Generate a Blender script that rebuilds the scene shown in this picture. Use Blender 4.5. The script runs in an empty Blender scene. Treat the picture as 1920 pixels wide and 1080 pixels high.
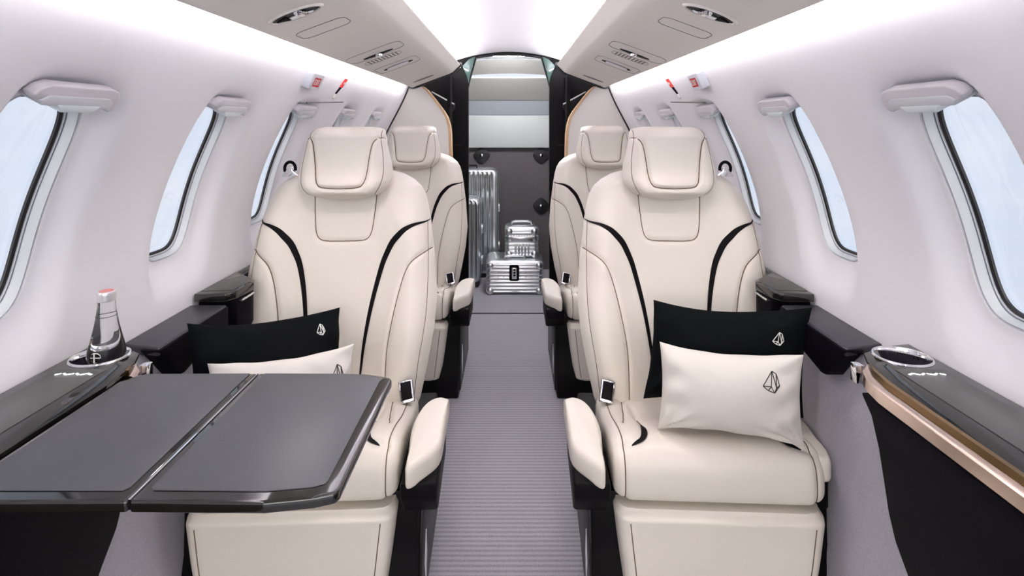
import bpy, bmesh, math, random
import numpy as np
from mathutils import Vector, Matrix
from mathutils.geometry import tessellate_polygon

random.seed(4)
np.random.seed(4)
S = bpy.context.scene
COL = S.collection

# ------------------------------------------------------------------ camera, world, exposure
F_PX, EYE, CAMX = 970.0, 1.15, 0.02
cam_d = bpy.data.cameras.new('camera')
cam = bpy.data.objects.new('camera', cam_d)
COL.objects.link(cam)
cam.location = (CAMX, 0, EYE)
cam.rotation_euler = (math.pi / 2, 0, 0)
cam_d.sensor_width = 36.0
cam_d.lens = F_PX / 1920 * 36.0
cam_d.shift_x = 0.0
cam_d.shift_y = -307 / 1920
cam_d.clip_start = 0.02
S.camera = cam
S.view_settings.view_transform = 'Standard'
S.view_settings.look = 'None'
S.view_settings.gamma = 1.0
S.view_settings.use_curve_mapping = False
S.view_settings.exposure = 0.92
S.cycles.max_bounces = 10
S.cycles.diffuse_bounces = 6
S.cycles.transparent_max_bounces = 12
S.cycles.caustics_reflective = False
S.cycles.caustics_refractive = False
S.cycles.sample_clamp_indirect = 6.0

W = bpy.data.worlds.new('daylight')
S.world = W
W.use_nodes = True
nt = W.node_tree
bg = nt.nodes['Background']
tc = nt.nodes.new('ShaderNodeTexCoord')
mp = nt.nodes.new('ShaderNodeMapping'); mp.inputs['Scale'].default_value = (2, 2, 7)
nz = nt.nodes.new('ShaderNodeTexNoise'); nz.inputs['Scale'].default_value = 2.2; nz.inputs['Detail'].default_value = 4
cr = nt.nodes.new('ShaderNodeValToRGB')
cr.color_ramp.elements[0].position = 0.35; cr.color_ramp.elements[0].color = (0.72, 0.80, 0.93, 1)
cr.color_ramp.elements[1].position = 0.68; cr.color_ramp.elements[1].color = (0.82, 0.86, 0.94, 1)
nt.links.new(tc.outputs['Generated'], mp.inputs['Vector'])
nt.links.new(mp.outputs['Vector'], nz.inputs['Vector'])
nt.links.new(nz.outputs['Fac'], cr.inputs['Fac'])
wm = nt.nodes.new('ShaderNodeMix'); wm.data_type = 'RGBA'; wm.inputs['B'].default_value = (1.0, 0.955, 0.90, 1)
nt.links.new(cr.outputs['Color'], wm.inputs['A']); nt.links.new(wm.outputs['Result'], bg.inputs['Color'])
# added front fill: sky brightened behind the viewer, reaching in through the unbuilt cabin end
SKY, FRONT_FILL = 0.56, 2.6
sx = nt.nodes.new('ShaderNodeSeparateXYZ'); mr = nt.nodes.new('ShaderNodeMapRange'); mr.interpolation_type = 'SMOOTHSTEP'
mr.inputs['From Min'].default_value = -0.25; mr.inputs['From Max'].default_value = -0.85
mr.inputs['To Min'].default_value = SKY; mr.inputs['To Max'].default_value = FRONT_FILL
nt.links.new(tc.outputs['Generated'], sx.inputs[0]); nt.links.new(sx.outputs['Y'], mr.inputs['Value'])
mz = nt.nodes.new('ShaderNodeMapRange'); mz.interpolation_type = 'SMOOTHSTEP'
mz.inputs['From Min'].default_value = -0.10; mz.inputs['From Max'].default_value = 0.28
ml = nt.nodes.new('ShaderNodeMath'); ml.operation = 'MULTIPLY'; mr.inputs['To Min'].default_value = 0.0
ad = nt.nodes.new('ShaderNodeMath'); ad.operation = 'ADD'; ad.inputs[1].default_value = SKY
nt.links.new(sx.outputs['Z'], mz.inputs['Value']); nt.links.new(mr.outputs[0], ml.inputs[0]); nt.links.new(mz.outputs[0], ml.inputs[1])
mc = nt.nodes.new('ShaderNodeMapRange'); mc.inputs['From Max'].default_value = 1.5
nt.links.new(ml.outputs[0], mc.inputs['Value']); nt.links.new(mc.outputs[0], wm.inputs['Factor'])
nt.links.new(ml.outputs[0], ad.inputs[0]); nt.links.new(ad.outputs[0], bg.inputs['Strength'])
COVE_CEIL, COVE_WALL, BAG_LAMP, READ_LAMP = 28.0, 14.0, 55.0, 4.0

# ------------------------------------------------------------------ materials
MATS = {}
def mat(name, col, rough=0.5, metal=0.0, coat=0.0, bump=None, spec=0.5, emit=None, sheen=0.0, aniso=0.0):
    m = bpy.data.materials.new(name); m.use_nodes = True
    n = m.node_tree; b = n.nodes['Principled BSDF']
    b.inputs['Base Color'].default_value = (*col, 1)
    b.inputs['Roughness'].default_value = rough
    b.inputs['Metallic'].default_value = metal
    b.inputs['Coat Weight'].default_value = coat
    b.inputs['Coat Roughness'].default_value = 0.05
    b.inputs['Specular IOR Level'].default_value = spec
    b.inputs['Sheen Weight'].default_value = sheen
    if emit:
        b.inputs['Emission Color'].default_value = (*emit[0], 1)
        b.inputs['Emission Strength'].default_value = emit[1]
    if bump:
        kind, scale, strength = bump
        t = n.nodes.new('ShaderNodeTexCoord')
        if kind == 'noise':
            x = n.nodes.new('ShaderNodeTexNoise'); x.inputs['Scale'].default_value = scale; x.inputs['Detail'].default_value = 3
            out = x.outputs['Fac']
        elif kind == 'grain':
            x = n.nodes.new('ShaderNodeTexVoronoi'); x.inputs['Scale'].default_value = scale
            out = x.outputs['Distance']
        else:
            x = n.nodes.new('ShaderNodeTexWave'); x.inputs['Scale'].default_value = scale
            x.bands_direction = kind[-1].upper()
            x.inputs['Distortion'].default_value = 1.0; x.inputs['Detail Scale'].default_value = 8
            out = x.outputs['Fac']
        n.links.new(t.outputs['Object'], x.inputs['Vector'])
        bp = n.nodes.new('ShaderNodeBump'); bp.inputs['Strength'].default_value = strength
        bp.inputs['Distance'].default_value = 0.002
        n.links.new(out, bp.inputs['Height'])
        n.links.new(bp.outputs['Normal'], b.inputs['Normal'])
    MATS[name] = m
    return m

def tint(m, scale, amount):
    """mottle a base colour a little: wear and weave, not light"""
    n = m.node_tree; b = n.nodes['Principled BSDF']
    c = b.inputs['Base Color'].default_value[:]
    t = n.nodes.new('ShaderNodeTexCoord'); x = n.nodes.new('ShaderNodeTexNoise')
    x.inputs['Scale'].default_value = scale; x.inputs['Detail'].default_value = 5
    r = n.nodes.new('ShaderNodeValToRGB')
    r.color_ramp.elements[0].position = 0.3; r.color_ramp.elements[1].position = 0.7
    r.color_ramp.elements[0].color = (*[v * (1 - amount) for v in c[:3]], 1)
    r.color_ramp.elements[1].color = (*[min(1, v * (1 + amount)) for v in c[:3]], 1)
    n.links.new(t.outputs['Object'], x.inputs['Vector']); n.links.new(x.outputs['Fac'], r.inputs['Fac'])
    n.links.new(r.outputs['Color'], b.inputs['Base Color'])

LEATHER = mat('cream_leather', (0.735, 0.680, 0.605), 0.42, bump=('grain', 420, 0.10))
SEAM = mat('seam_thread', (0.13, 0.085, 0.05), 0.8)
BLACK = mat('black_accent', (0.004, 0.003, 0.004), 0.6, spec=0.1)
SHROUD = mat('black_plastic', (0.003, 0.0025, 0.003), 0.5, spec=0.12)
SHROUD2 = mat('charcoal_plastic', (0.012, 0.011, 0.013), 0.4, spec=0.25)
WALL = mat('wall_fabric', (0.855, 0.842, 0.868), 0.75, bump=('grain', 300, 0.03))
CREAMWALL = mat('bulkhead_fabric', (0.83, 0.80, 0.775), 0.7)
RAIL = mat('rail_fabric', (0.82, 0.785, 0.735), 0.75)
RAILLINE = mat('rail_gap', (0.16, 0.15, 0.14), 0.8)
CEIL = mat('ceiling_fabric', (0.84, 0.82, 0.86), 0.8)
DADO = mat('grey_sidewall_fabric', (0.40, 0.385, 0.43), 0.85, bump=('noise', 500, 0.25)); tint(DADO, 260, 0.10)
GLOSS = mat('piano_black', (0.012, 0.011, 0.010), 0.07, coat=0.6)
SATIN = mat('satin_graphite', (0.060, 0.058, 0.054), 0.32, bump=('noise', 900, 0.05))
NAVY = mat('navy_leather', (0.0028, 0.0022, 0.0045), 0.6, spec=0.06, bump=('grain', 500, 0.08))
PADLEA = mat('charcoal_leather', (0.022, 0.020, 0.027), 0.36, bump=('grain', 600, 0.1))
CHAMP = mat('champagne_metal', (0.72, 0.58, 0.50), 0.22, 1.0)
GOLD = mat('bronze_metal', (0.27, 0.17, 0.08), 0.28, 1.0)
TAN = mat('tan_wood_edge', (0.55, 0.37, 0.22), 0.45)
CHROME = mat('chrome', (0.85, 0.85, 0.87), 0.08, 1.0)
ALU = mat('brushed_aluminium', (0.80, 0.82, 0.85), 0.29, 1.0)
ALUDARK = mat('aluminium_groove', (0.30, 0.31, 0.33), 0.4, 1.0)
TABLEPAD = mat('table_leather_inlay', (0.066, 0.067, 0.076), 0.45, bump=('noise', 700, 0.06)); tint(TABLEPAD, 500, 0.08)
SHADE = mat('window_shade_plastic', (0.60, 0.57, 0.60), 0.4)
FRAME = mat('window_frame_plastic', (0.56, 0.575, 0.60), 0.3)
FRAME2 = mat('window_frame_groove', (0.30, 0.32, 0.36), 0.35)
TAB = mat('pull_tab_plastic', (0.72, 0.78, 0.80), 0.15)
RUBBER = mat('black_rubber', (0.006, 0.005, 0.006), 0.5)
PILBLK = mat('black_cotton', (0.0045, 0.0052, 0.006), 0.9, spec=0.06, bump=('noise', 700, 0.2))
PILCRM = mat('cream_cotton', (0.70, 0.655, 0.60), 0.8, bump=('noise', 700, 0.2))
WHITEINK = mat('white_print', (0.8, 0.79, 0.76), 0.6)
BLACKINK = mat('black_print', (0.01, 0.01, 0.01), 0.6)
SIGNW = mat('sign_white_plastic', (0.74, 0.76, 0.82), 0.35)
RED = mat('red_plate', (0.55, 0.015, 0.02), 0.4)
REDTAG = mat('red_tag', (0.75, 0.02, 0.015), 0.5)
BAGPANEL = mat('baggage_panel', (0.52, 0.53, 0.52), 0.5)
BAGBLUE = mat('baggage_panel_slate', (0.36, 0.39, 0.42), 0.5)
BAGDARK = mat('baggage_dark_trim', (0.095, 0.083, 0.087), 0.7, bump=('noise', 500, 0.2)); tint(BAGDARK, 300, 0.15)
GREENGL = mat('smoked_green_glass', (0.045, 0.085, 0.07), 0.08, coat=0.5)
CAPM = mat('bottle_cap', (0.72, 0.70, 0.72), 0.3, 0.6)
PINK = mat('bottle_cap_red', (0.62, 0.22, 0.2), 0.4)
ICON = mat('backlit_icon', (0.8, 0.8, 0.8), 0.4, emit=((0.9, 0.93, 1.0), 0.9))
LEDW = mat('led_white', (1, 1, 1), 0.5, emit=((1.0, 0.97, 1.0), COVE_WALL))
LEDC = mat('led_ceiling', (1, 1, 1), 0.5, emit=((0.97, 0.95, 1.0), COVE_CEIL))
LEDB = mat('led_baggage', (1, 1, 1), 0.5, emit=((0.97, 0.98, 1.0), BAG_LAMP))
WELL = mat('cup_well', (0.03, 0.025, 0.04), 0.3)

# carpet: fine transverse ribs
CARPET = bpy.data.materials.new('ribbed_carpet'); CARPET.use_nodes = True
n = CARPET.node_tree; b = n.nodes['Principled BSDF']; b.inputs['Roughness'].default_value = 0.95
t = n.nodes.new('ShaderNodeTexCoord')
wv = n.nodes.new('ShaderNodeTexWave'); wv.bands_direction = 'Y'; wv.inputs['Scale'].default_value = 19.6
wv.inputs['Distortion'].default_value = 0.6; wv.inputs['Detail'].default_value = 2; wv.inputs['Detail Scale'].default_value = 6
no = n.nodes.new('ShaderNodeTexNoise'); no.inputs['Scale'].default_value = 260; no.inputs['Detail'].default_value = 4
mx = n.nodes.new('ShaderNodeMath'); mx.operation = 'MULTIPLY_ADD'; mx.inputs[1].default_value = 0.5
n.links.new(t.outputs['Object'], wv.inputs['Vector']); n.links.new(t.outputs['Object'], no.inputs['Vector'])
n.links.new(wv.outputs['Fac'], mx.inputs[0]); n.links.new(no.outputs['Fac'], mx.inputs[2])
r = n.nodes.new('ShaderNodeValToRGB')
r.color_ramp.elements[0].position = 0.40; r.color_ramp.elements[0].color = (0.225, 0.215, 0.245, 1)
r.color_ramp.elements[1].position = 0.95; r.color_ramp.elements[1].color = (0.375, 0.36, 0.40, 1)
n.links.new(mx.outputs[0], r.inputs['Fac']); n.links.new(r.outputs['Color'], b.inputs['Base Color'])
bp = n.nodes.new('ShaderNodeBump'); bp.inputs['Strength'].default_value = 0.4; bp.inputs['Distance'].default_value = 0.003
n.links.new(mx.outputs[0], bp.inputs['Height']); n.links.new(bp.outputs['Normal'], b.inputs['Normal'])

def clear(name, col, glossy=0.06):
    m = bpy.data.materials.new(name); m.use_nodes = True
    n = m.node_tree; n.nodes.clear()
    o = n.nodes.new('ShaderNodeOutputMaterial'); t = n.nodes.new('ShaderNodeBsdfTransparent')
    t.inputs['Color'].default_value = (*col, 1)
    g = n.nodes.new('ShaderNodeBsdfGlossy'); g.inputs['Roughness'].default_value = 0.03
    x = n.nodes.new('ShaderNodeMixShader'); x.inputs['Fac'].default_value = glossy
    n.links.new(t.outputs[0], x.inputs[1]); n.links.new(g.outputs[0], x.inputs[2]); n.links.new(x.outputs[0], o.inputs[0])
    return m
PANE = clear('window_acrylic', (0.97, 0.98, 1.0))
GLASS = bpy.data.materials.new('bottle_glass'); GLASS.use_nodes = True
b = GLASS.node_tree.nodes['Principled BSDF']; b.inputs['Transmission Weight'].default_value = 1
b.inputs['Roughness'].default_value = 0.0; b.inputs['IOR'].default_value = 1.38; b.inputs['Base Color'].default_value = (0.98, 0.99, 1, 1)

# ------------------------------------------------------------------ mesh helpers
class MB:
    def __init__(s): s.v = []; s.f = []; s.m = []
    def add(s, verts, faces, mi=0):
        o = len(s.v)
        s.v += [tuple(map(float, p)) for p in verts]
        s.f += [tuple(int(i) + o for i in f) for f in faces]; s.m += [mi] * len(faces)
        return s
    def bm(s, bm, mi=0):
        bm.verts.index_update()
        s.add([v.co[:] for v in bm.verts], [[v.index for v in f.verts] for f in bm.faces], mi); bm.free(); return s
    def box(s, x0, x1, y0, y1, z0, z1, r=0.0, seg=2, mi=0, M=None):
        bm = bmesh.new(); bmesh.ops.create_cube(bm, size=1.0)
        for v in bm.verts:
            v.co = Vector(((x0 + x1) / 2 + v.co.x * (x1 - x0), (y0 + y1) / 2 + v.co.y * (y1 - y0), (z0 + z1) / 2 + v.co.z * (z1 - z0)))
        if r > 0: bmesh.ops.bevel(bm, geom=bm.edges[:], offset=r, segments=seg, profile=0.5, affect='EDGES')
        if M is not None: bmesh.ops.transform(bm, matrix=M, verts=bm.verts)
        return s.bm(bm, mi)
    def loft(s, rings, caps=True, closed=True, mi=0):
        R = [np.asarray(r, float) for r in rings]; n = len(R[0]); k = len(R)
        V = np.concatenate(R); F = []
        m = n if closed else n - 1
        for i in range(k - 1):
            for j in range(m):
                a = i * n + j; b2 = i * n + (j + 1) % n
                F.append((a, b2, b2 + n, a + n))
        V = list(map(tuple, V))
        if caps:
            V.append(tuple(R[0].mean(0))); c0 = len(V) - 1
            V.append(tuple(R[-1].mean(0))); c1 = len(V) - 1
            for j in range(m):
                F.append((c0, (j + 1) % n, j)); F.append((c1, (k - 1) * n + j, (k - 1) * n + (j + 1) % n))
        return s.add(V, F, mi)
    def tube(s, path, r, n=8, mi=0, closed=False):
        P = [Vector(p) for p in path]; rings = []
        up = None
        for i, p in enumerate(P):
            if closed: d = P[(i + 1) % len(P)] - P[i - 1]
            else: d = P[min(i + 1, len(P) - 1)] - P[max(i - 1, 0)]
            d.normalize()
            if up is None: up = Vector((0, 0, 1)) if abs(d.z) < 0.9 else Vector((0, 1, 0))
            a = d.cross(up)
            if a.length < 1e-6: a = d.cross(Vector((1, 0, 0)))
            a.normalize(); c = a.cross(d).normalized(); up = c
            rr = r[i] if hasattr(r, '__len__') else r
            rings.append([p + a * rr * math.cos(2 * math.pi * k / n) + c * rr * math.sin(2 * math.pi * k / n) for k in range(n)])
        if closed: rings.append(rings[0])
        return s.loft(rings, caps=not closed, mi=mi)
    def lathe(s, prof, c, n=32, mi=0, M=None, ry=1.0):
        rings = []
        for (r, z) in prof:
            ring = [Vector((r * math.cos(2 * math.pi * k / n), ry * r * math.sin(2 * math.pi * k / n), z)) for k in range(n)]
            if M is not None: ring = [M @ p for p in ring]
            rings.append([p + Vector(c) for p in ring])
        return s.loft(rings, caps=True, mi=mi)
    def prism(s, poly, fn, t0, t1, bev=0.0, seg=2, mi=0):
        """poly: 2D outline; fn(a, b, t) -> 3D point; extruded t0..t1"""
        bm = bmesh.new()
        lo = [bm.verts.new(fn(a, c, t0)) for a, c in poly]; hi = [bm.verts.new(fn(a, c, t1)) for a, c in poly]
        n = len(poly)
        bm.faces.new(lo[::-1]); bm.faces.new(hi)
        for i in range(n): bm.faces.new((lo[i], lo[(i + 1) % n], hi[(i + 1) % n], hi[i]))
        bmesh.ops.recalc_face_normals(bm, faces=bm.faces)
        if bev > 0:
            es = [e for e in bm.edges if e.calc_length() > bev * 1.2]
            bmesh.ops.bevel(bm, geom=bm.edges[:], offset=bev, segments=seg, profile=0.5, affect='EDGES', clamp_overlap=True)
        return s.bm(bm, mi)
    def bar(s, p, q, w, nrm, h=0.0008, mi=0):
        p, q, nrm = Vector(p), Vector(q), Vector(nrm).normalized(); d = (q - p).normalized()
        a = d.cross(nrm).normalized() * w / 2; e = d * w * 0.3
        b4 = [p - e + a, q + e + a, q + e - a, p - e - a]
        V = [x + nrm * h for x in b4] + [x - nrm * h for x in b4]
        return s.add(V, [(0, 1, 2, 3), (7, 6, 5, 4), (0, 4, 5, 1), (1, 5, 6, 2), (2, 6, 7, 3), (3, 7, 4, 0)], mi)
    def build(s, name, mats, parent=None, angle=40, smooth=True):
        mats = mats if isinstance(mats, (list, tuple)) else [mats]
        me = bpy.data.meshes.new(name)
        V = np.array(s.v)
        loc = Vector((0, 0, 0))
        if parent is None:
            loc = Vector(((V[:, 0].min() + V[:, 0].max()) / 2, (V[:, 1].min() + V[:, 1].max()) / 2, V[:, 2].min()))
            V = V - np.array(loc)
        else:
            o = parent; off = Vector((0, 0, 0))
            while o is not None: off += o.location; o = o.parent
            V = V - np.array(off)
        me.from_pydata(V.tolist(), [], s.f)
        for m in mats: me.materials.append(m)
        me.polygons.foreach_set('material_index', s.m)
        bm = bmesh.new(); bm.from_mesh(me)
        bmesh.ops.remove_doubles(bm, verts=bm.verts, dist=1e-5)
        bmesh.ops.recalc_face_normals(bm, faces=bm.faces); bm.to_mesh(me); bm.free()
        if smooth:
            me.polygons.foreach_set('use_smooth', [True] * len(me.polygons))
            me.set_sharp_from_angle(angle=math.radians(angle))
        ob = bpy.data.objects.new(name, me); COL.objects.link(ob)
        ob.location = loc
        if parent is not None: ob.parent = parent
        return ob

def tag(o, label=None, cat=None, group=None, kind=None):
    if label: o['label'] = label
    if cat: o['category'] = cat
    if group: o['group'] = group
    if kind: o['kind'] = kind
    return o
def thing(name, label, cat, loc=(0, 0, 0), group=None):
    o = bpy.data.objects.new(name, None); COL.objects.link(o); o.location = loc; o.empty_display_size = 0.05
    return tag(o, label, cat, group)
def struct(o): o['kind'] = 'structure'; return o
def sm(a, b, x):
    x = np.clip((np.asarray(x, float) - a) / (b - a), 0, 1); return x * x * (3 - 2 * x)
def dist_poly(px, pz, poly):
    d = np.full(np.shape(px), 9.0)
    for (a, b) in zip(poly[:-1], poly[1:]):
        ax, az = a; bx, bz = b; L = (bx - ax) ** 2 + (bz - az) ** 2 + 1e-12
        t = np.clip(((px - ax) * (bx - ax) + (pz - az) * (bz - az)) / L, 0, 1)
        d = np.minimum(d, np.hypot(px - ax - t * (bx - ax), pz - az - t * (bz - az)))
    return d
def spline(pts, n=40):
    """smooth curve through 2D or 3D points (Catmull-Rom)"""
    P = np.array(pts, float); P = np.vstack([2 * P[0] - P[1], P, 2 * P[-1] - P[-2]]); out = []
    k = len(P) - 3
    for i in range(k):
        m = max(2, n // k)
        for t in np.linspace(0, 1, m, endpoint=(i == k - 1)):
            a, b2, c, d = P[i:i + 4]
            out.append(0.5 * (2 * b2 + (c - a) * t + (2 * a - 5 * b2 + 4 * c - d) * t * t + (3 * b2 - a - 3 * c + d) * t ** 3))
    return np.array(out)
def copy_tree(o, parent=None, mirror=False):
    c = o.copy(); COL.objects.link(c)
    if parent is not None: c.parent = parent
    if mirror and c.data is not None:
        if o.data.name not in MIRR:
            d = o.data.copy(); d.transform(Matrix.Scale(-1, 4, (1, 0, 0))); d.flip_normals(); MIRR[o.data.name] = d
        c.data = MIRR[o.data.name]
    for ch in list(o.children): copy_tree(ch, c, mirror)
    return c
MIRR = {}

# ------------------------------------------------------------------ room shell
_z = np.array([.55, .66, .74, .85, .93, 1.0, 1.1, 1.2, 1.3, 1.373, 1.42]); _x = np.array([.785, .797, .802, .80, .786, .766, .722, .668, .620, .596, .578])
WP = np.polyfit(_z, _x, 4)
def wx(z): return float(np.polyval(WP, z))
def wn(z):
    d = float(np.polyval(np.polyder(WP), z)); L = math.hypot(1, d); return (1 / L, -d / L)      # outward normal in (x, z)
def wpt(side, y, z, out=0.0):
    nx, nzv = wn(z); return (side * (wx(z) + nx * out), y, z + nzv * out)

Y_END = 3.05
Z0, Z1 = 0.66, 1.42
WC = [0.8225 + 0.455 * i for i in range(5)]; CH = 0.2275
WZC, WHW, WHH, WR = 1.0, 0.0885, 0.185, 0.075
NA = 96
def win_loop(off):
    """rounded window outline grown by off (less on the near side), as (dy, dz), in the angular order of the cell border"""
    out = []
    for k in range(NA):
        a = 2 * math.pi * k / NA
        o_ = off * (1 - .65 * max(0.0, -math.cos(a)) ** .7) if off > 0 else off
        oz = off * (1.6 if math.sin(a) < 0 else 1.0) if off > 0 else off
        dx, dz = math.cos(a) * (WHW + o_), math.sin(a) * (WHH + oz)
        # superellipse-like rounding
        p = 3.8
        s = (abs(math.cos(a)) ** p + abs(math.sin(a)) ** p) ** (-1 / p)
        out.append((dx * s, dz * s))
    return out
def rect_loop(yc):
    out = []
    for k in range(NA):
        a = 2 * math.pi * k / NA; c, s_ = math.cos(a), math.sin(a)
        t = 1 / max(abs(c), abs(s_))
        dy = c * t * CH; dz = s_ * t
        out.append((dy, (dz * (Z1 - WZC)) if dz > 0 else dz * (WZC - Z0)))
    return out
for side, nm in ((-1, 'left'), (1, 'right')):
    w = MB()
    for yc in WC:
        R = rect_loop(yc); rings = []
        L5 = win_loop(0.06)
        for t in (0, 0.35, 0.7):
            rings.append([wpt(side, yc + a[0] * (1 - t) + c[0] * t, WZC + a[1] * (1 - t) + c[1] * t) for a, c in zip(R, L5)])
        for off in (0.06, 0.05, 0.04, 0.03, 0.02, 0.012, 0.006, 0.002, 0.0):
            dep = 0.034 * float(sm(0.06, 0.0, off))
            rings.append([wpt(side, yc + c[0], WZC + c[1], dep) for c in win_loop(off)])
        rings.append([wpt(side, yc + c[0], WZC + c[1], 0.056) for c in win_loop(-0.0005)])
        w.loft(rings, caps=False)
    for (ya, yb) in ((-0.9, WC[0] - CH), (WC[-1] + CH, Y_END)):
        zs = np.linspace(Z0, Z1, 20)
        w.loft([[wpt(side, ya, z) for z in zs], [wpt(side, yb, z) for z in zs]], caps=False, closed=False)
    # the wall above, behind the overhead rail, and down behind the console
    zs = [1.42, 1.47, 1.52]
    w.loft([[(side * x, ya, z) for x, z in ((wx(1.42), 1.42), (.56, 1.465), (.50, 1.505), (.40, 1.53))] for ya in (-0.9, Y_END)], caps=False, closed=False)
    w.loft([[(side * x, ya, z) for x, z in ((wx(.66), .66), (.79, .5))] for ya in (-0.9, Y_END)], caps=False, closed=False)
    struct(w.build('wall_' + nm, WALL, angle=60))
    # lower sidewall in grey fabric
    d = MB()
    prof = [(.802, .672), (.750, .672), (.742, .668), (.738, .66), (.735, .5), (.728, .3), (.70, .1), (.68, 0.0)]
    d.loft([[(side * x, y, z) for x, z in prof] for y in (-0.9, Y_END + 0.2)], caps=False, closed=False)
    o = struct(d.build('baseboard_' + nm, DADO, angle=50))

# windows: frame, groove, seal, pane, shade housing
wi = 0
for side in (-1, 1):
    for yc in WC:
        wi += 1
        root = struct(thing('window_%d' % wi, 'oval cabin window with a pale frame in the %s wall' % ('left' if side < 0 else 'right'), 'window', wpt(side, yc, WZC)))
        f = MB()
        prof = [(-0.001, 0.044), (-0.002, 0.0375), (-0.004, 0.036), (-0.006, 0.040), (-0.0075, 0.046), (-0.009, 0.050)]
        f.loft([[wpt(side, yc + c[0], WZC + c[1], dp) for c in win_loop(of)] for of, dp in prof], caps=False)
        prof = [(-0.009, 0.050), (-0.0092, 0.053), (-0.0102, 0.053)]
        f.loft([[wpt(side, yc + c[0], WZC + c[1], dp) for c in win_loop(of)] for of, dp in prof], caps=False, mi=1)
        prof = [(-0.0102, 0.053), (-0.011, 0.051), (-0.0125, 0.053), (-0.0135, 0.058)]
        f.loft([[wpt(side, yc + c[0], WZC + c[1], dp) for c in win_loop(of)] for of, dp in prof], caps=False)
        f.build('window_frame', [FRAME, FRAME2], root)
        MB().tube([wpt(side, yc + c[0], WZC + c[1], 0.0575) for c in win_loop(-0.0140)], 0.0046, 6, closed=True).build('rubber_seal', RUBBER, root)
        g = MB()
        # pane follows the curved wall
        rings = [[wpt(side, yc + c[0] * s_, WZC + c[1] * s_, 0.061) for c in win_loop(-0.0125)] for s_ in (1, 0.75, 0.5, 0.25, 0.02)]
        g.loft(rings, caps=True); g.build('window_pane', PANE, root)
        # shade housing over the top of the window
        h = MB(); zt = WZC + WHH
        th = [(-.082, .012), (-.074, .024), (-.058, .031), (.058, .031), (.074, .027), (.082, .016), (.083, .000), (.077, -.010), (.068, -.013), (.062, .004), (-.052, .008), (-.072, .004)]
        nx, nzv = wn(zt)
        def hp(a, c, t, side=side, yc=yc, zt=zt, nx=nx, nzv=nzv):
            z = zt + c * nx * 1.0; base = wpt(side, yc + a, zt)
            return (base[0] - side * nx * t + side * (-nzv) * 0 - side * c * nzv, base[1], base[2] + c * nx - nzv * t)
        h.prism(th, hp, -0.012, 0.009, bev=0.0035, seg=3)
        h.build('shade_housing', SHADE, root)
        l = MB()
        th2 = [(-.068, .006), (-.056, .014), (.056, .014), (.068, .008), (.066, -.010), (.056, -.006), (-.054, -.003), (-.064, -.003)]
        l.prism(th2, hp, -0.03, 0.012, bev=0.003, seg=2)
        l.build('shade_lip', FRAME, root)
        tb = MB()
        tb.prism([(-.040, -.000), (.044, -.000), (.030, -.013), (-.028, -.013)], hp, -0.020, 0.014, bev=0.003)
        tb.build('pull_tab', TAB, root)

# floor
fl = MB(); fl.box(-.80, .80, -0.9, 4.3, -0.05, 0.0)
struct(fl.build('floor', CARPET))
MB().box(-.62, .62, 3.135, 3.150, 0.0, 0.003, r=0.001).build('trim_1', SHROUD2)['kind'] = 'structure'

# ceiling
c = MB(); xs = np.linspace(-0.42, 0.42, 41)
c.loft([[(x, y, 1.605 - 0.50 * x * x) for x in xs] for y in (-0.9, 3.25)], caps=False, closed=False)
struct(c.build('ceiling', CEIL))
# overhead rails with their hidden light strips
RA, RB, RC = (.555, 1.362), (.318, 1.450), (.280, 1.492)
def rail_z(x): return RA[1] + (RA[0] - x) * (RB[1] - RA[1]) / (RA[0] - RB[0])
RN = Vector((-(RA[1] - RB[1]), 0, -(RA[0] - RB[0]))); RN.normalize()
RN = Vector((-(RB[1] - RA[1]), 0, -(RA[0] - RB[0]))).normalized()                            # down-facing normal (right side)
RU = Vector((RB[0] - RA[0], 0, RB[1] - RA[1])).normalized()                                  # from wall towards the aisle
def rp(side, x, y, d=0.0):
    p = Vector((x, y, rail_z(x))) + RN * d; return (side * p.x, p.y, p.z)
for side in (-1, 1):
    q = MB()
    prof = [(.540, 1.376), (.548, 1.367), RA, (.549, 1.3625)] + [(RA[0] + (RB[0] - RA[0]) * t, RA[1] + (RB[1] - RA[1]) * t) for t in np.linspace(.05, .93, 8)]
    prof += [(.330, 1.4468), (.322, 1.4505), (.315, 1.4565), (.309, 1.463), RC, (.281, 1.498), (.288, 1.500), (.33, 1.500), (.52, 1.42)]
    q.loft([[(side * x, y, z) for x, z in prof] for y in (-0.9, 2.985)], caps=True)
    struct(q.build('trim_%d' % (2 if side < 0 else 3), RAIL, angle=35))
    tag(MB().box(*sorted((side * .300, side * .318)), -0.9, 3.2, 1.5, 1.506).build('light_strip', LEDC),
        'hidden white light strip along the top of the %s overhead rail, washing the ceiling' % ('left' if side < 0 else 'right'), 'light')
    l = MB(); l.loft([[(side * x, y, z) for x, z in ((.538, 1.3795), (.546, 1.3695), (.5495, 1.3705), (.542, 1.382))] for y in (-0.9, 2.96)])
    tag(l.build('light_strip', LEDW), 'white light strip behind the outer edge of the %s overhead rail, washing the wall' % ('left' if side < 0 else 'right'), 'light')

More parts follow.
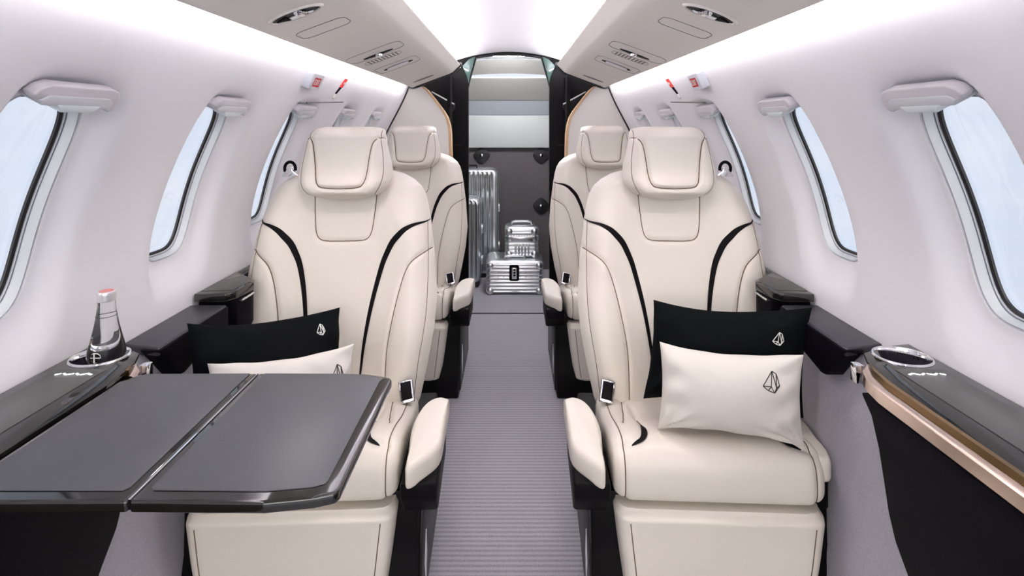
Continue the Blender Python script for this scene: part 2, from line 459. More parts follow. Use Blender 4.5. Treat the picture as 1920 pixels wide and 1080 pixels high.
# ---- rear bulkheads, dark partition and baggage bay
for side, nm in ((-1, 'left'), (1, 'right')):
    zs = np.linspace(0.0, 1.372, 30)
    outer = [(.80 if z < .66 else wx(z) + 0.004, z) for z in zs]
    top = [(.54, 1.377), (.515, 1.372), (.49, 1.352)]
    inner = [(.44, 1.290), (.395, 1.23), (.372, 1.19), (.358, 1.14), (.352, 1.09), (.348, .94), (.345, .6), (.345, 0)]
    root = struct(thing('wall_rear_' + nm, 'cream bulkhead with a tan edge', 'wall', (side * .55, 3.07, 0)))
    b_ = MB(); b_.prism(outer + top + inner, lambda a, c_, t_, s=side: (s * a, t_, c_), 3.052, 3.10)
    b_.build('bulkhead_panel', CREAMWALL, root, angle=30)
    e = MB(); path = [(.515, 1.372), (.49, 1.352)] + inner
    for (p, q2) in zip(path[:-1], path[1:]): pass
    ring = []
    for i, p in enumerate(path):
        ring.append([(side * (p[0] + dx), y, p[1]) for dx, y in ((0.001, 3.046), (-.014, 3.046), (-.014, 3.105), (0.001, 3.105))])
    e.loft(ring); e.build('edge_strip', TAN, root)
    g = MB(); g.tube([wpt(side, 3.048, z, -0.002) for z in np.linspace(.70, 1.38, 30)], 0.0055, 6)
    g.build('edge_seal', RUBBER, root)
    # dark end cap of the overhead rail
    cp = MB(); cp.prism([(.58, 1.357), (.555, 1.354), (.53, 1.359), (.318, 1.440), (.268, 1.492), (.275, 1.51), (.58, 1.45)], lambda a, c_, t_, s=side: (s * a, t_, c_), 2.986, 3.0)
    struct(cp.build('trim_%d' % (4 if side < 0 else 5), RUBBER))
def opening_pts():
    arc = [(x, 1.588 - 0.018 * (x / .205) ** 2) for x in np.linspace(.205, -.205, 15)]
    return [(.256, 0.0), (.256, 1.38), (.243, 1.44)] + arc + [(-.243, 1.44), (-.256, 1.38), (-.256, 0.0)]
p_ = MB()
op = opening_pts()
for side in (-1, 1):
    half = [p for p in op if p[0] * side >= -1e-6]
    if side > 0: half = half
    else: half = half[::-1]
    outline = half + [(0, 1.64), (side * .82, 1.64), (side * .82, 0)]
    tri = tessellate_polygon([[Vector((a, c_, 0)) for a, c_ in outline]])
    for yy in (3.26, 3.31): p_.add([(a, yy, c_) for a, c_ in outline], tri)
    p_.loft([[(a, yy, c_) for a, c_ in half] for yy in (3.26, 3.31)], caps=False, closed=False)
struct(p_.build('wall_back', SHROUD, smooth=False))
t_ = MB(); t_.tube([(a, 3.256, c_) for a, c_ in op[2:-2]], 0.006, 6)
struct(t_.build('trim_6', RUBBER))
for side in (-1, 1):
    sw = MB(); sw.box(*sorted((side * .349, side * .37)), 3.106, 3.258, 0, 1.44)
    struct(sw.build('wall_closet_' + ('left' if side < 0 else 'right'), SHROUD))
    gl = MB(); gl.prism([(.288, 1.513), (.25, 1.555), (.208, 1.573), (.232, 1.49), (.252, 1.405), (.262, 1.45)], lambda a, c_, t__, s=side: (s * a, t__, c_), 3.222, 3.236, bev=0.002)
    tag(gl.build('corner_panel', GREENGL), 'curved smoked green corner panel at the top %s of the baggage doorway' % ('left' if side < 0 else 'right'), 'panel')
    fp = thing('fold_down_flap', 'slim dark flap with a bright edge on the black wall %s of the doorway' % ('left' if side < 0 else 'right'), 'flap', (side * .40, 3.18, 1.28))
    m_ = MB(); m_.prism([(.47, 1.345), (.335, 1.272), (.335, 1.255), (.36, 1.20), (.44, 1.29)], lambda a, c_, t__, s=side: (s * a, t__, c_), 3.17, 3.24); m_.build('flap_body', SHROUD2, fp)
    m_ = MB(); m_.bar((side * .47, 3.166, 1.348), (side * .335, 3.166, 1.274), 0.008, (0, -1, 0), h=0.003); m_.build('flap_edge', ALU, fp)
    hl = MB(); hl.box(*sorted((side * .30, side * .345)), 3.256, 3.2595, 1.015, 1.021); tag(hl.build('door_latch', SHROUD2), 'thin latch line on the black partition %s of the doorway' % ('left' if side < 0 else 'right'), 'latch')
# baggage bay lining
bb = MB(); HW = .62
for side in (-1, 1): bb.box(*sorted((side * HW, side * (HW + .03))), 3.31, 4.2, 0, 1.6)
struct(bb.build('wall_baggage_side', BAGPANEL))
bw = MB(); bw.box(-HW, HW, 4.10, 4.15, 0, .962); struct(bw.build('wall_baggage_back', BAGDARK))
bl = MB(); bl.box(-HW, HW, 4.06, 4.12, .966, 1.216, r=.006); struct(bl.build('wall_baggage_panel', BAGPANEL))
bl = MB(); bl.loft([[(x, y, z) for y, z in ((4.075, 1.224), (4.03, 1.335), (4.06, 1.34), (4.1, 1.22))] for x in (-HW, HW)]); struct(bl.build('wall_baggage_band', BAGBLUE))
bl = MB(); bl.loft([[(x, y, z) for y, z in ((4.02, 1.338), (3.80, 1.488), (3.82, 1.50), (4.08, 1.35))] for x in (-HW, HW)]); struct(bl.build('wall_baggage_slope', mat('baggage_beige', (0.60, 0.58, 0.55), 0.6)))
bl = MB(); xs = np.linspace(-HW, HW, 31)
for (y0_, z0_, y1_, z1_, mi) in ((3.795, 1.492, 3.62, 1.575, 0), (3.62, 1.58, 3.31, 1.63, 1)):
    bl.loft([[(x, y0_, z0_ + .03 - .16 * x * x) for x in xs], [(x, y1_, z1_ + .03 - .16 * x * x) for x in xs]], caps=False, closed=False, mi=mi)
struct(bl.build('ceiling_baggage', [MATS['baggage_beige'], CEIL]))
tag(MB().box(-.17, .17, 3.36, 3.44, 1.600, 1.612, r=.003).build('light_strip', LEDB), 'white lamp in the ceiling of the baggage bay above the doorway', 'light')
for (x, z, where) in ((-.220, .905, 'at the top left of the dark baggage wall, above the suitcases'), (.251, .905, 'at the top right of the dark baggage wall'), (.251, .505, 'low on the dark baggage wall above the small case')):
    r_ = thing('tie_down_fitting', 'black diamond tie-down fitting ' + where, 'fitting', (x, 4.1, z), 'tie-down fittings')
    m_ = MB(); pl = []
    for k in range(32):
        a = 2 * math.pi * k / 32; s_ = (abs(math.cos(a)) ** 1.35 + abs(math.sin(a)) ** 1.35) ** (-1 / 1.35) * .066
        pl.append((x + s_ * math.cos(a), z + s_ * math.sin(a)))
    m_.prism(pl, lambda a, c_, t__: (a, t__, c_), 4.086, 4.099, bev=.003); m_.build('plate', RUBBER, r_)
    m_ = MB(); m_.lathe([(.001, -.016), (.012, -.014), (.016, -.006), (.017, 0)], (x, 4.085, z), 16, M=Matrix.Rotation(-math.pi / 2, 4, 'X')); m_.build('knob', CHROME, r_)

# ------------------------------------------------------------------ side consoles
def side_name(s): return 'left' if s < 0 else 'right'
def console(side):
    T = .720
    root = thing('side_console', 'glossy black side console with a cup holder along the %s wall, nearest the viewer' % side_name(side), 'console', (side * .73, .4, .60))
    outer = [(.684, -.5), (.684, .880), (.690, .915), (.698, .950), (.718, .990), (.76, 1.005), (.796, 1.012), (.799, -.5)]
    cup = [(.742 + .046 * math.cos(a), .957 + .039 * math.sin(a)) for a in np.linspace(0, 2 * math.pi, 32, endpoint=False)]
    m_ = MB()
    pts = outer + cup
    tri = tessellate_polygon([[Vector((a, c_, 0)) for a, c_ in outer], [Vector((a, c_, 0)) for a, c_ in cup]])
    m_.add([(side * a, c_, T) for a, c_ in pts], tri)
    lo = [(side * (a - .020 * (a < .72)), c_ + (.006 if c_ > .9 else 0), T - .011) for a, c_ in outer]
    m_.loft([[(side * a, c_, T) for a, c_ in outer], lo, [(p[0], p[1], T - .017) for p in lo]], caps=False)
    m_.build('console_top', GLOSS, root, angle=30)
    # cup holder
    m_ = MB(); m_.loft([[(side * (.742 + .046 * k * math.cos(a)), .957 + .039 * k * math.sin(a), z) for a in np.linspace(0, 2 * math.pi, 32, endpoint=False)] for k, z in ((1.0, T), (.97, T - .012), (.95, T - .05), (.02, T - .05))], caps=False)
    cw = m_.build('cup_well', WELL, root)
    m_ = MB(); m_.loft([[(side * (.742 + .046 * k * math.cos(a)), .957 + .039 * k * math.sin(a), T + z) for a in np.linspace(0, 2 * math.pi, 40)] for k, z in ((.97, -.014), (.985, 0.0), (1.02, .003), (1.07, .0025), (1.10, .0002))], caps=False)
    m_.build('cup_ring', CHROME, root)
    m_ = MB(); m_.prism([(.690, -.5), (.690, .905), (.776, .905), (.776, -.5)], lambda a, c_, t: (side * a, c_, t), T + .0002, T + .0015, bev=.0005)
    m_.build('top_inlay', SATIN, root)
    ic = MB()
    for k in range(6):
        y = .885; x0 = .700 + k * .011
        ic.bar((side * x0, y + .003 * (k % 2), T + .0019), (side * (x0 + .006 + .003 * (k % 3 == 0)), y + .004 * ((k + 1) % 2), T + .0019), .0035, (0, 0, 1), h=.0002)
    ic.build('touch_icons', ICON, root)
    # bevel, bronze line, champagne strip: swept round the far corner
    path = ([(.0, -.5), (.0, .88)] if side > 0 else []) + [(.008, .925), (.022, .955), (.045, .98)]
    def sweep(prof):
        return [[(side * (x + dx * (1 if True else 1)), y, z) for x, z in prof] for dx, y in path]
    m_ = MB(); m_.loft(sweep([(.658, .710), (.656, .700), (.665, .700), (.67, .710)])); m_.build('bronze_strip', GOLD, root)
    m_ = MB(); m_.loft(sweep([(.665, .700), (.652, .699), (.645, .694), (.643, .676), (.647, .672), (.67, .672)])); m_.build('champagne_strip', CHAMP, root)
    # side panel in dark leather below
    edge = [(.925, .672), (.898, .645), (.880, .60), (.868, .553), (.857, .508), (.842, .472), (.812, .435), (.74, .33), (.66, .15), (.64, 0.0)]
    m_ = MB(); m_.prism([(-.5, .672)] + edge + [(-.5, 0.0)], lambda a, c_, t: (side * t, a + (.026 if side < 0 and a > 0 else 0), c_), .642, .738, bev=.004)
    m_.build('side_panel', NAVY, root)
    m_ = MB(); m_.box(*sorted((side * .676, side * .692)), .985, 1.004, .655, .690, r=.002, mi=0); m_.build('latch', CHROME, root)
    return root
for s in (-1, 1): console(s)

def rear_console(side, y0, y1, lab):
    root = thing('side_console', lab, 'console', (side * .74, (y0 + y1) / 2, .62))
    T = .715
    m_ = MB(); m_.prism([(.70, y0 + .03), (.715, y0 + .004), (.796, y0), (.797, y1), (.789, y1), (.787, y0 + .20), (.70, y0 + .125), (.69, y0 + .10)], lambda a, c_, t: (side * a, c_, t), T - .022, T, bev=.004); m_.build('console_top', GLOSS, root)
    m_ = MB(); m_.prism([(.712, y0 + .03), (.789, y0 + .022), (.789, y0 + .19), (.783, y0 + .188), (.710, y0 + .122), (.704, y0 + .10)], lambda a, c_, t: (side * a, c_, t), T + .0002, T + .0012, bev=.0004); m_.build('top_inlay', SATIN, root)
    m_ = MB(); m_.prism([(.750, y0 + .150), (.779, y0 + .11), (.779, y0 + .175)], lambda a, c_, t: (side * a, c_, t), T + .0013, T + .002); m_.build('inlay_corner', mat('light_graphite', (.14, .14, .13), .3) if 'light_graphite' not in MATS else MATS['light_graphite'], root)
    m_ = MB(); m_.loft([[(side * x, y, z) for x, z in ((.690, .690), (.688, .687), (.690, .684), (.70, .687))] for y in (y0 + .035, y0 + .098)]); m_.build('bright_strip', ALU, root)
    m_ = MB(); m_.prism([(.700, y0 + .03), (.796, y0 + .02), (.796, y1), (.790, y1), (.788, y0 + .20), (.704, y0 + .125), (.696, y0 + .10)], lambda a, c_, t: (side * a, c_, t), .60, .6925, bev=.005); m_.build('console_body', NAVY, root)
for s in (-1, 1):
    rear_console(s, 1.325, 1.62, 'black side console on the %s wall beside the front %s seat back' % (side_name(s), side_name(s)))
    pd = thing('wall_armrest', 'black leather armrest on the %s wall ledge beside the front seat' % side_name(s), 'armrest', (s * .75, 1.18, .60))
    m_ = MB()
    m_.prism([(1.315, .688), (1.315, .632), (1.22, .622), (1.14, .603), (1.122, .606), (1.072, .668), (1.055, .688)], lambda a, c_, t: (s * t, a, c_), .700, .742, bev=.004, seg=3)
    m_.build('armrest_face', NAVY, pd)
    m_ = MB()
    m_.prism([(.703, 1.316), (.703, 1.058), (.795, 1.078), (.797, 1.316)], lambda a, c_, t: (s * a, c_, t), .673, .6915, bev=.006, seg=3)
    m_.build('armrest_pad', PADLEA, pd)

# ------------------------------------------------------------------ folding table
TT = .7085
tbl = thing('folding_table', 'black gloss folding table with two grey leather leaves, slid out from the left console', 'table', (-.42, .76, TT - .02))
XL, XM, XR, YN, YF = -.656, -.430, -.188, .606, .918
def leaf(poly, inset):
    m_ = MB(); m_.prism(poly, lambda a, c_, t: (a, c_, t), TT - .015, TT, bev=.004, seg=3)
    l = m_.build('table_leaf', GLOSS, tbl)
    m_ = MB(); m_.prism(inset, lambda a, c_, t: (a, c_, t), TT + .0001, TT + .0016, bev=.0006); m_.build('leather_inlay', TABLEPAD, l)
leaf([(XL, YN - .002), (XM - .001, YN), (XM - .001, YF), (XL + .02, YF - .004), (XL, YF - .03)],
     [(XL + .010, YN + .016), (XM - .018, YN + .016), (XM - .013, YN + .022), (XM - .013, YF - .004), (XL + .03, YF - .006), (XL + .010, YF - .034)])
leaf([(XM + .001, YN), (-.27, YN - .002), (-.215, YN + .006), (XR - .003, YN + .014), (XR, YN + .022), (XR, YF - .022), (XR - .005, YF - .014), (-.235, YF - .002), (-.28, YF), (XM + .001, YF)],
     [(XM + .018, YN + .017), (-.275, YN + .015), (-.222, YN + .022), (XR - .021, YN + .028), (XR - .019, YN + .034), (XR - .019, YF - .028), (XR - .024, YF - .020), (-.24, YF - .008), (-.28, YF - .005), (XM + .013, YF - .004), (XM + .013, YN + .022)])
m_ = MB(); m_.box(XM - .0012, XM + .0012, YN + .002, YF - .002, TT - .012, TT + .0004); m_.build('hinge_strip', CHROME, tbl)
m_ = MB(); m_.box(-.640, -.40, .72, .80, TT - .045, TT - .0155, r=.004); m_.build('support_arm', SHROUD2, tbl)

# ------------------------------------------------------------------ seats (built facing -y, aisle on the -x side)
def wback(z):
    return np.interp(z, [.33, .36, .45, .55, .64, .75, .85, .90, .93, .955, .975, .99, 1.0, 1.006, 1.010],
                     [.228, .241, .261, .279, .285, .275, .260, .249, .239, .223, .199, .166, .126, .085, .04])
def yb(z): return .115 + (z - .38) * .225 - .018 * np.exp(-((z - .55) / .12) ** 2)
ST = [(.262, .857), (.247, .852), (.215, .848), (.188, .836), (.168, .818), (.149, .795), (.134, .765), (.122, .735), (.110, .690), (.098, .635), (.088, .575), (.078, .50), (.071, .43), (.064, .40), (.04, .388), (0, .386)]
SEAM2 = [(.275, .775), (.256, .770), (.228, .757), (.207, .740), (.193, .715), (.180, .674), (.165, .608), (.150, .52), (.146, .44), (.148, .34)]
UPPER = [(.095, .95), (.090, .88), (.083, .825), (.070, .803), (.045, .797), (0, .796)]
SIDE = [(.249, .853), (.251, .84), (.256, .76), (.258, .64), (.252, .56), (.236, .46), (.222, .33)]
SEAMS_B = [spline(ST, 90), spline(SEAM2, 60), spline(UPPER, 50), spline(SIDE, 50)]
def yfront(x, z, groove=True):
    x = np.asarray(x, float); z = np.asarray(z, float); w = wback(z); a = np.clip(np.abs(x) / w, 0, 1)
    fade = sm(.98, .80, z)
    y = yb(z) - .030 * sm(.35, .75, a) * fade + .055 * np.clip((a - .72) / .28, 0, 1) ** 2.4 + .006 * (1 - sm(0, .5, a)) * fade
    y = y + .035 * sm(.96, 1.01, z) ** 1.5 + .012 * sm(.36, .33, z)
    if groove:
        for s_, dep in zip(SEAMS_B, (.004, .0055, .0045, .002)):
            d = dist_poly(np.abs(x), z, s_); y = y + dep * np.exp(-(d / .006) ** 2)
    return y
def make_backrest(root):
    m_ = MB()
    zs = np.concatenate([np.linspace(.33, .95, 118), np.linspace(.955, 1.010, 20)])
    aa = np.sin(np.linspace(-1, 1, 121) * math.pi / 2); aa = .55 * aa + .45 * np.linspace(-1, 1, 121)
    rings = []
    for z in zs:
        w = wback(z); x = aa * w; yf = yfront(x, np.full_like(x, z))
        shrink = float(sm(.95, 1.012, z)); yback = yb(z) + .115 - .03 * shrink - .03 * float(sm(.45, .33, z))
        fr = np.stack([x, yf, np.full_like(x, z)], 1)
        bx = np.linspace(1, -1, 26)[1:-1] * w * .97
        bk = np.stack([bx, yback + (.045 * (np.abs(bx) / w) ** 4) * -1, np.full_like(bx, z)], 1)
        rings.append(np.concatenate([fr, bk]))
    m_.loft(rings)
    for s_ in (-1, 1):
        for c_, lim in ((SEAMS_B[1], 1), (SEAMS_B[2], 1), (SEAMS_B[3], 0), (SEAMS_B[0][70:], 1)):
            P = [(s_ * px, float(yfront(px, pz)) - .0003, pz) for px, pz in c_ if px < wback(pz) * .985]
            m_.tube(P, .0017 if lim else .0010, 5, mi=1)
    ob = m_.build('backrest', [LEATHER, SEAM], root, angle=60)
    # black accent stripes
    c_ = SEAMS_B[0]; c_ = c_[c_[:, 1] > .415]; n_ = len(c_)
    for s_ in (-1, 1):
        st = MB(); rings = []
        for i in range(n_):
            t = i / (n_ - 1); wd = .0010 + .0092 * math.sin(math.pi * min(1, t / .40) * .5) ** 2 * (1 - t) ** .55 * 1.15
            d = c_[min(i + 1, n_ - 1)] - c_[max(i - 1, 0)]; d /= np.linalg.norm(d); nn = np.array([-d[1], d[0]])
            row = []
            for k, dd in ((-1, .0), (-.8, -.0022), (0, -.0026), (.8, -.0022), (1, 0), (0, .006)):
                p = c_[i] + nn * wd * k
                p[0] = min(p[0], wback(p[1]) * .995)
                row.append((s_ * p[0], float(yfront(p[0], p[1], False)) + dd + .0012, p[1]))
            rings.append(row)
        st.loft(rings); st.build('accent_stripe', BLACK, root)
def make_headrest(root):
    zs_k = [.922, .926, .934, .945, .960, .980, 1.0, 1.03, 1.06, 1.09, 1.11, 1.124, 1.133, 1.139, 1.142]
    w_k = [.050, .080, .102, .118, .132, .141, .143, .139, .131, .124, .120, .116, .109, .095, .072]
    def w(z): return np.interp(z, zs_k, w_k)
    U = spline([(.117, 1.105), (.108, 1.108), (.098, 1.104), (.088, 1.088), (.081, 1.050), (.074, .995), (.066, .972), (.050, .963), (0, .960)], 60)
    SS = spline([(.106, 1.142), (.108, 1.11), (.118, 1.05), (.121, 1.0), (.113, .965), (.090, .930)], 40)
    def yf(x, z, gr=True):
        x = np.asarray(x, float); z = np.asarray(z, float); a = np.clip(np.abs(x) / w(z), 0, 1)
        y = .185 + (z - 1.0) * .12 + .06 * np.clip((a - .6) / .4, 0, 1) ** 2.6
        y = y + .040 * sm(.950, .920, z) ** 1.3 + .022 * sm(1.105, 1.143, z) ** 1.6 - .012 * np.exp(-((z - .965) / .03) ** 2)
        ux = np.interp(z, U[::-1, 1], U[::-1, 0]); inside = sm(-.004, .006, ux - np.abs(x)) * sm(.956, .966, z)
        y = y + .006 * inside - .010 * inside * (1 - (x / .09) ** 2)
        if gr:
            y = y + .0065 * np.exp(-(dist_poly(np.abs(x), z, U) / .0055) ** 2) + .0015 * np.exp(-(dist_poly(np.abs(x), z, SS) / .004) ** 2)
        return y
    m_ = MB(); aa = np.linspace(-1, 1, 91); aa = .5 * aa + .5 * np.sin(aa * math.pi / 2)
    zs = np.concatenate([np.linspace(.922, .95, 14), np.linspace(.953, 1.12, 56), np.linspace(1.122, 1.142, 12)])
    rings = []
    for z in zs:
        x = aa * w(z); fr = np.stack([x, yf(x, np.full_like(x, z)), np.full_like(x, z)], 1)
        yk = .285 + (z - 1.0) * .05 - .03 * float(sm(1.11, 1.143, z)) - .025 * float(sm(.95, .92, z))
        bx = np.linspace(1, -1, 18)[1:-1] * w(z) * .96
        rings.append(np.concatenate([fr, np.stack([bx, np.full_like(bx, yk) - .03 * (np.abs(bx) / w(z)) ** 4, np.full_like(bx, z)], 1)]))
    m_.loft(rings)
    for s_ in (-1, 1):
        for c_, r_ in ((U, .0017), (SS, .0010)):
            m_.tube([(s_ * px, float(yf(px, pz)) - .0003, pz) for px, pz in c_ if px < w(pz) * .985 and pz < 1.139], r_, 5, mi=1)
    m_.build('headrest', [LEATHER, SEAM], root, angle=60)
def make_cushion(root):
    prof = spline([(.13, .300), (.135, .345), (.12, .378), (.06, .388), (-.02, .402), (-.09, .424), (-.15, .440), (-.19, .443), (-.218, .432), (-.236, .408), (-.242, .374), (-.240, .345), (-.226, .328), (-.19, .322), (-.05, .30)], 110)
    tan = np.gradient(prof, axis=0); tan /= np.linalg.norm(tan, axis=1)[:, None]
    nrm = np.stack([tan[:, 1], -tan[:, 0]], 1)         # outward for this order
    if nrm[40][1] < 0: nrm = -nrm
    CX, HWD = -.012, .228
    def sect(u):
        """profile at lateral position u in -1..1 (with seam grooves)"""
        e = np.clip((abs(u) - .80) / .20, 0, 1); r_ = .028 * (1 - math.sqrt(max(0, 1 - e * e)))
        P = prof - nrm * r_
        x = CX + u * HWD; ax = abs(x - CX)
        # bolster seams along the rear half, side seam over the nose
        y = P[:, 0]
        g = np.zeros(len(P))
        top = (np.arange(len(P)) > 14) & (np.arange(len(P)) < 92)
        g += np.where(top, .003 * np.exp(-((ax - .203) / .005) ** 2), 0)
        s1 = dist_poly(np.full(len(P), ax), y, spline([(.156, .13), (.162, .06), (.172, -.02), (.186, -.10)], 30))
        g += np.where(top, .007 * np.exp(-(s1 / .007) ** 2), 0)
        s2 = dist_poly(np.full(len(P), ax), y, spline([(.140, .06), (.141, -.06), (.145, -.145), (.156, -.187), (.176, -.204), (.203, -.209)], 40))
        g += np.where(top, .006 * np.exp(-(s2 / .009) ** 2), 0)
        P = P - nrm * g[:, None]
        # rear seat area sits a little lower than the thigh support
        P[:, 1] -= np.where(top, .012 * sm(-.16, -.03, y) * sm(.19, .10, ax), 0)
        return x, P
    m_ = MB(); us = np.sin(np.linspace(-1, 1, 121) * math.pi / 2) * .35 + np.linspace(-1, 1, 121) * .65
    rings = []
    for u in us:
        x, P = sect(u); rings.append(np.stack([np.full(len(P), x), P[:, 0], P[:, 1]], 1))
    m_.loft(rings)
    for s_ in (-1, 1):
        x, P = sect(s_ * .203 / HWD); m_.tube([(x, p[0], p[1]) + () for p in (P + nrm * .0004)[16:92]], .0013, 5, mi=1)
        for pth in ([(.158, .10), (.162, .06), (.172, -.02), (.184, -.09)], [(.141, -.04), (.141, -.07), (.143, -.10)]):
            pts = []
            for ax, y in spline(pth, 20):
                xx, P = sect(s_ * ax / HWD); i = 15 + int(np.argmin(np.abs(P[15:60, 0] - y))); pts.append((xx, P[i, 0], P[i, 1] + .0004))
            m_.tube(pts, .0014, 5, mi=1)
    m_.build('seat_cushion', [LEATHER, SEAM], root, angle=60)
    for s_ in (-1, 1):
        st = MB(); rings = []; C = spline([(.143, -.095), (.146, -.150), (.156, -.188), (.184, -.206)], 24)
        for i, (ax, y) in enumerate(C):
            t = i / (len(C) - 1); wd = .0065 * math.sin(math.pi * t) ** .8 + .0005
            d = C[min(i + 1, len(C) - 1)] - C[max(i - 1, 0)]; d /= np.linalg.norm(d); nn = np.array([-d[1], d[0]]); row = []
            for k, h in ((-1, 0), (0, .0012), (1, 0), (0, -.004)):
                q = C[i] + nn * wd * k; xx, P = sect(s_ * q[0] / HWD); i2 = 15 + int(np.argmin(np.abs(P[15:60, 0] - q[1])))
                row.append((xx, q[1], float(np.interp(-q[1], -P[15:60, 0], P[15:60, 1])) + h + .0022))
            rings.append(row)
        st.loft(rings); st.build('cushion_accent', BLACK, root)
def make_legrest(root):
    m_ = MB(); rings = []; CX = -.012
    for z in np.concatenate([np.linspace(.316, .295, 8), np.linspace(.29, .10, 16), np.linspace(.09, .07, 6)]):
        k = (z - .07) / .258; w = .190 + .038 * k ** .8
        rr = .016 * float(sm(.294, .316, z)) ** 2 + .016 * float(sm(.09, .07, z)) ** 2
        y0_ = -.252 + rr + .012 * float(sm(.22, .07, z)); ring = []
        for u in np.linspace(-1, 1, 61):
            e = np.clip((abs(u) - .84) / .16, 0, 1); y = y0_ + .03 * (1 - math.sqrt(1 - e * e))
            y += .0018 * math.exp(-((abs(u) - .87) / .018) ** 2)
            ring.append((CX + u * (w - rr * .5), y, z))
        for u in np.linspace(1, -1, 12): ring.append((CX + u * (w - rr * .5), -.195, z))
        rings.append(ring)
    m_.loft(rings)
    for s_ in (-1, 1):
        m_.tube([(CX + s_ * .87 * (.190 + .038 * ((z - .07) / .258) ** .8), -.2503 + .012 * float(sm(.22, .07, z)), z) for z in np.linspace(.293, .09, 14)], .0012, 5, mi=1)
    m_.build('leg_rest', [LEATHER, SEAM], root, angle=60)
def pad(root, poly, z0_, z1_, slope, name='armrest'):
    """rounded leather pad over a plan outline: a loft shrinking into the outline at top and bottom"""
    P = np.array(poly); c0 = P.mean(0)
    per = spline(np.vstack([P, P[:1]]), 72)[:-1]
    rings = []; R = .016
    for a in np.linspace(-90, 90, 15):
        ins = R * (1 - math.cos(math.radians(a))); z = (z0_ + R if a < 0 else z1_ - R) + R * math.sin(math.radians(a))
        d = per - c0; L = np.linalg.norm(d, axis=1)[:, None]
        q = c0 + d * (1 - ins / L)
        rings.append([(x, y, z + slope * (y - c0[1])) for x, y in q])
    m_ = MB(); m_.loft(rings)
    d = per - c0; L = np.linalg.norm(d, axis=1)[:, None]; q = c0 + d * (1 - .006 / L)
    m_.tube([(x, y, z1_ - .0050 + slope * (y - c0[1])) for x, y in q], .0008, 5, mi=1, closed=True)
    m_.build(name, [LEATHER, SEAM], root, angle=60)
def make_seat():
    root = thing('cabin_seat', '', 'seat')
    make_backrest(root); make_headrest(root); make_cushion(root); make_legrest(root)
    pad(root, [(-.338, -.03), (-.335, -.13), (-.330, -.205), (-.300, -.248), (-.266, -.276), (-.262, -.22), (-.257, -.135), (-.268, -.075), (-.288, -.035), (-.315, -.02)], .385, .440, .06)
    pad(root, [(.205, -.06), (.235, -.06), (.243, -.13), (.240, -.19), (.226, -.222), (.205, -.215), (.195, -.15)], .375, .428, .06)
    m_ = MB(); m_.prism([(-.02, .392), (-.262, .385), (-.258, .345), (-.225, .300), (-.02, .30)], lambda a, c_, t: (t, a, c_), -.328, -.250, bev=.006)
    m_.build('armrest_shroud', SHROUD, root)
    m_ = MB(); m_.box(.20, .236, -.20, -.02, .30, .378, r=.006); m_.build('armrest_shroud', SHROUD, root)
    # pedestal
    m_ = MB(); m_.prism([(.235, 0), (-.235, 0), (-.222, .10), (-.200, .20), (-.195, .325), (.235, .325)], lambda a, c_, t: (t, a, c_), -.282, .236, bev=.008)
    m_.build('pedestal', SHROUD, root)
    m_ = MB(); m_.prism([(.20, .02), (-.205, .02), (-.19, .20), (-.165, .295), (.20, .295)], lambda a, c_, t: (t, a, c_), -.289, -.2815, bev=.003)
    sd = m_.build('pedestal_cover', SHROUD2, root)
    m_ = MB(); m_.prism([(-.128, .185), (-.150, .12), (-.128, .055), (-.110, .12)], lambda a, c_, t: (t, a, c_), -.2905, -.2885); m_.build('white_badge', SIGNW, sd)
    # fixed shell behind the cushion
    m_ = MB(); m_.box(-.215, .215, .135, .26, .30, .42, r=.02); m_.build('recline_hinge', SHROUD, root)
    # seat belt buckle
    bk = MB(); Mb = Matrix.Translation((-.213, .066, .413)) @ Matrix.Rotation(math.radians(-32), 4, 'X') @ Matrix.Rotation(math.radians(12), 4, 'Y')
    bk.box(-.019, .019, -.009, .009, -.028, .028, r=.003, M=Mb); b1 = bk.build('belt_buckle', CHROME, root)
    bk = MB(); bk.box(-.0145, .0145, -.0102, -.0088, -.021, .024, r=.0006, M=Mb); bk.build('buckle_button', BLACK, b1)
    # shoulder belt guide
    g = MB(); g.tube([(.198 + .017 * math.cos(a), .318, 1.008 + .021 * math.sin(a)) for a in np.linspace(-.5, math.pi + .3, 20)], .0050, 8); b2 = g.build('belt_guide', BLACK, root)
    g = MB(); g.prism([(.168, .982), (.225, .982), (.208, 1.004), (.204, 1.016), (.192, 1.016), (.188, 1.004)], lambda a, c_, t: (a, t, c_), .312, .324, bev=.003); g.build('belt_tongue', CHROME, b2)
    return root
seat_R = make_seat()
seat_L = copy_tree(seat_R, mirror=True)
for o in seat_L.children_recursive: pass
YAW = math.radians(2.5)
def place(o, x, y, yaw, label):
    o.location = (x, y, 0); o.rotation_euler = (0, 0, yaw); o['label'] = label; o['group'] = 'cream leather cabin seats'
rear_R = copy_tree(seat_R); rear_L = copy_tree(seat_L)
place(seat_R, .492, 1.35, -YAW, 'front right cream leather seat with a black and a cream pillow on it')
place(seat_L, -.480, 1.35, YAW, 'front left cream leather seat behind the folding table')
place(rear_R, .490, 2.40, 0.0, 'rear cream leather seat right of the aisle, half behind the front right seat')
place(rear_L, -.487, 2.40, 0.0, 'rear cream leather seat left of the aisle, half behind the front left seat')

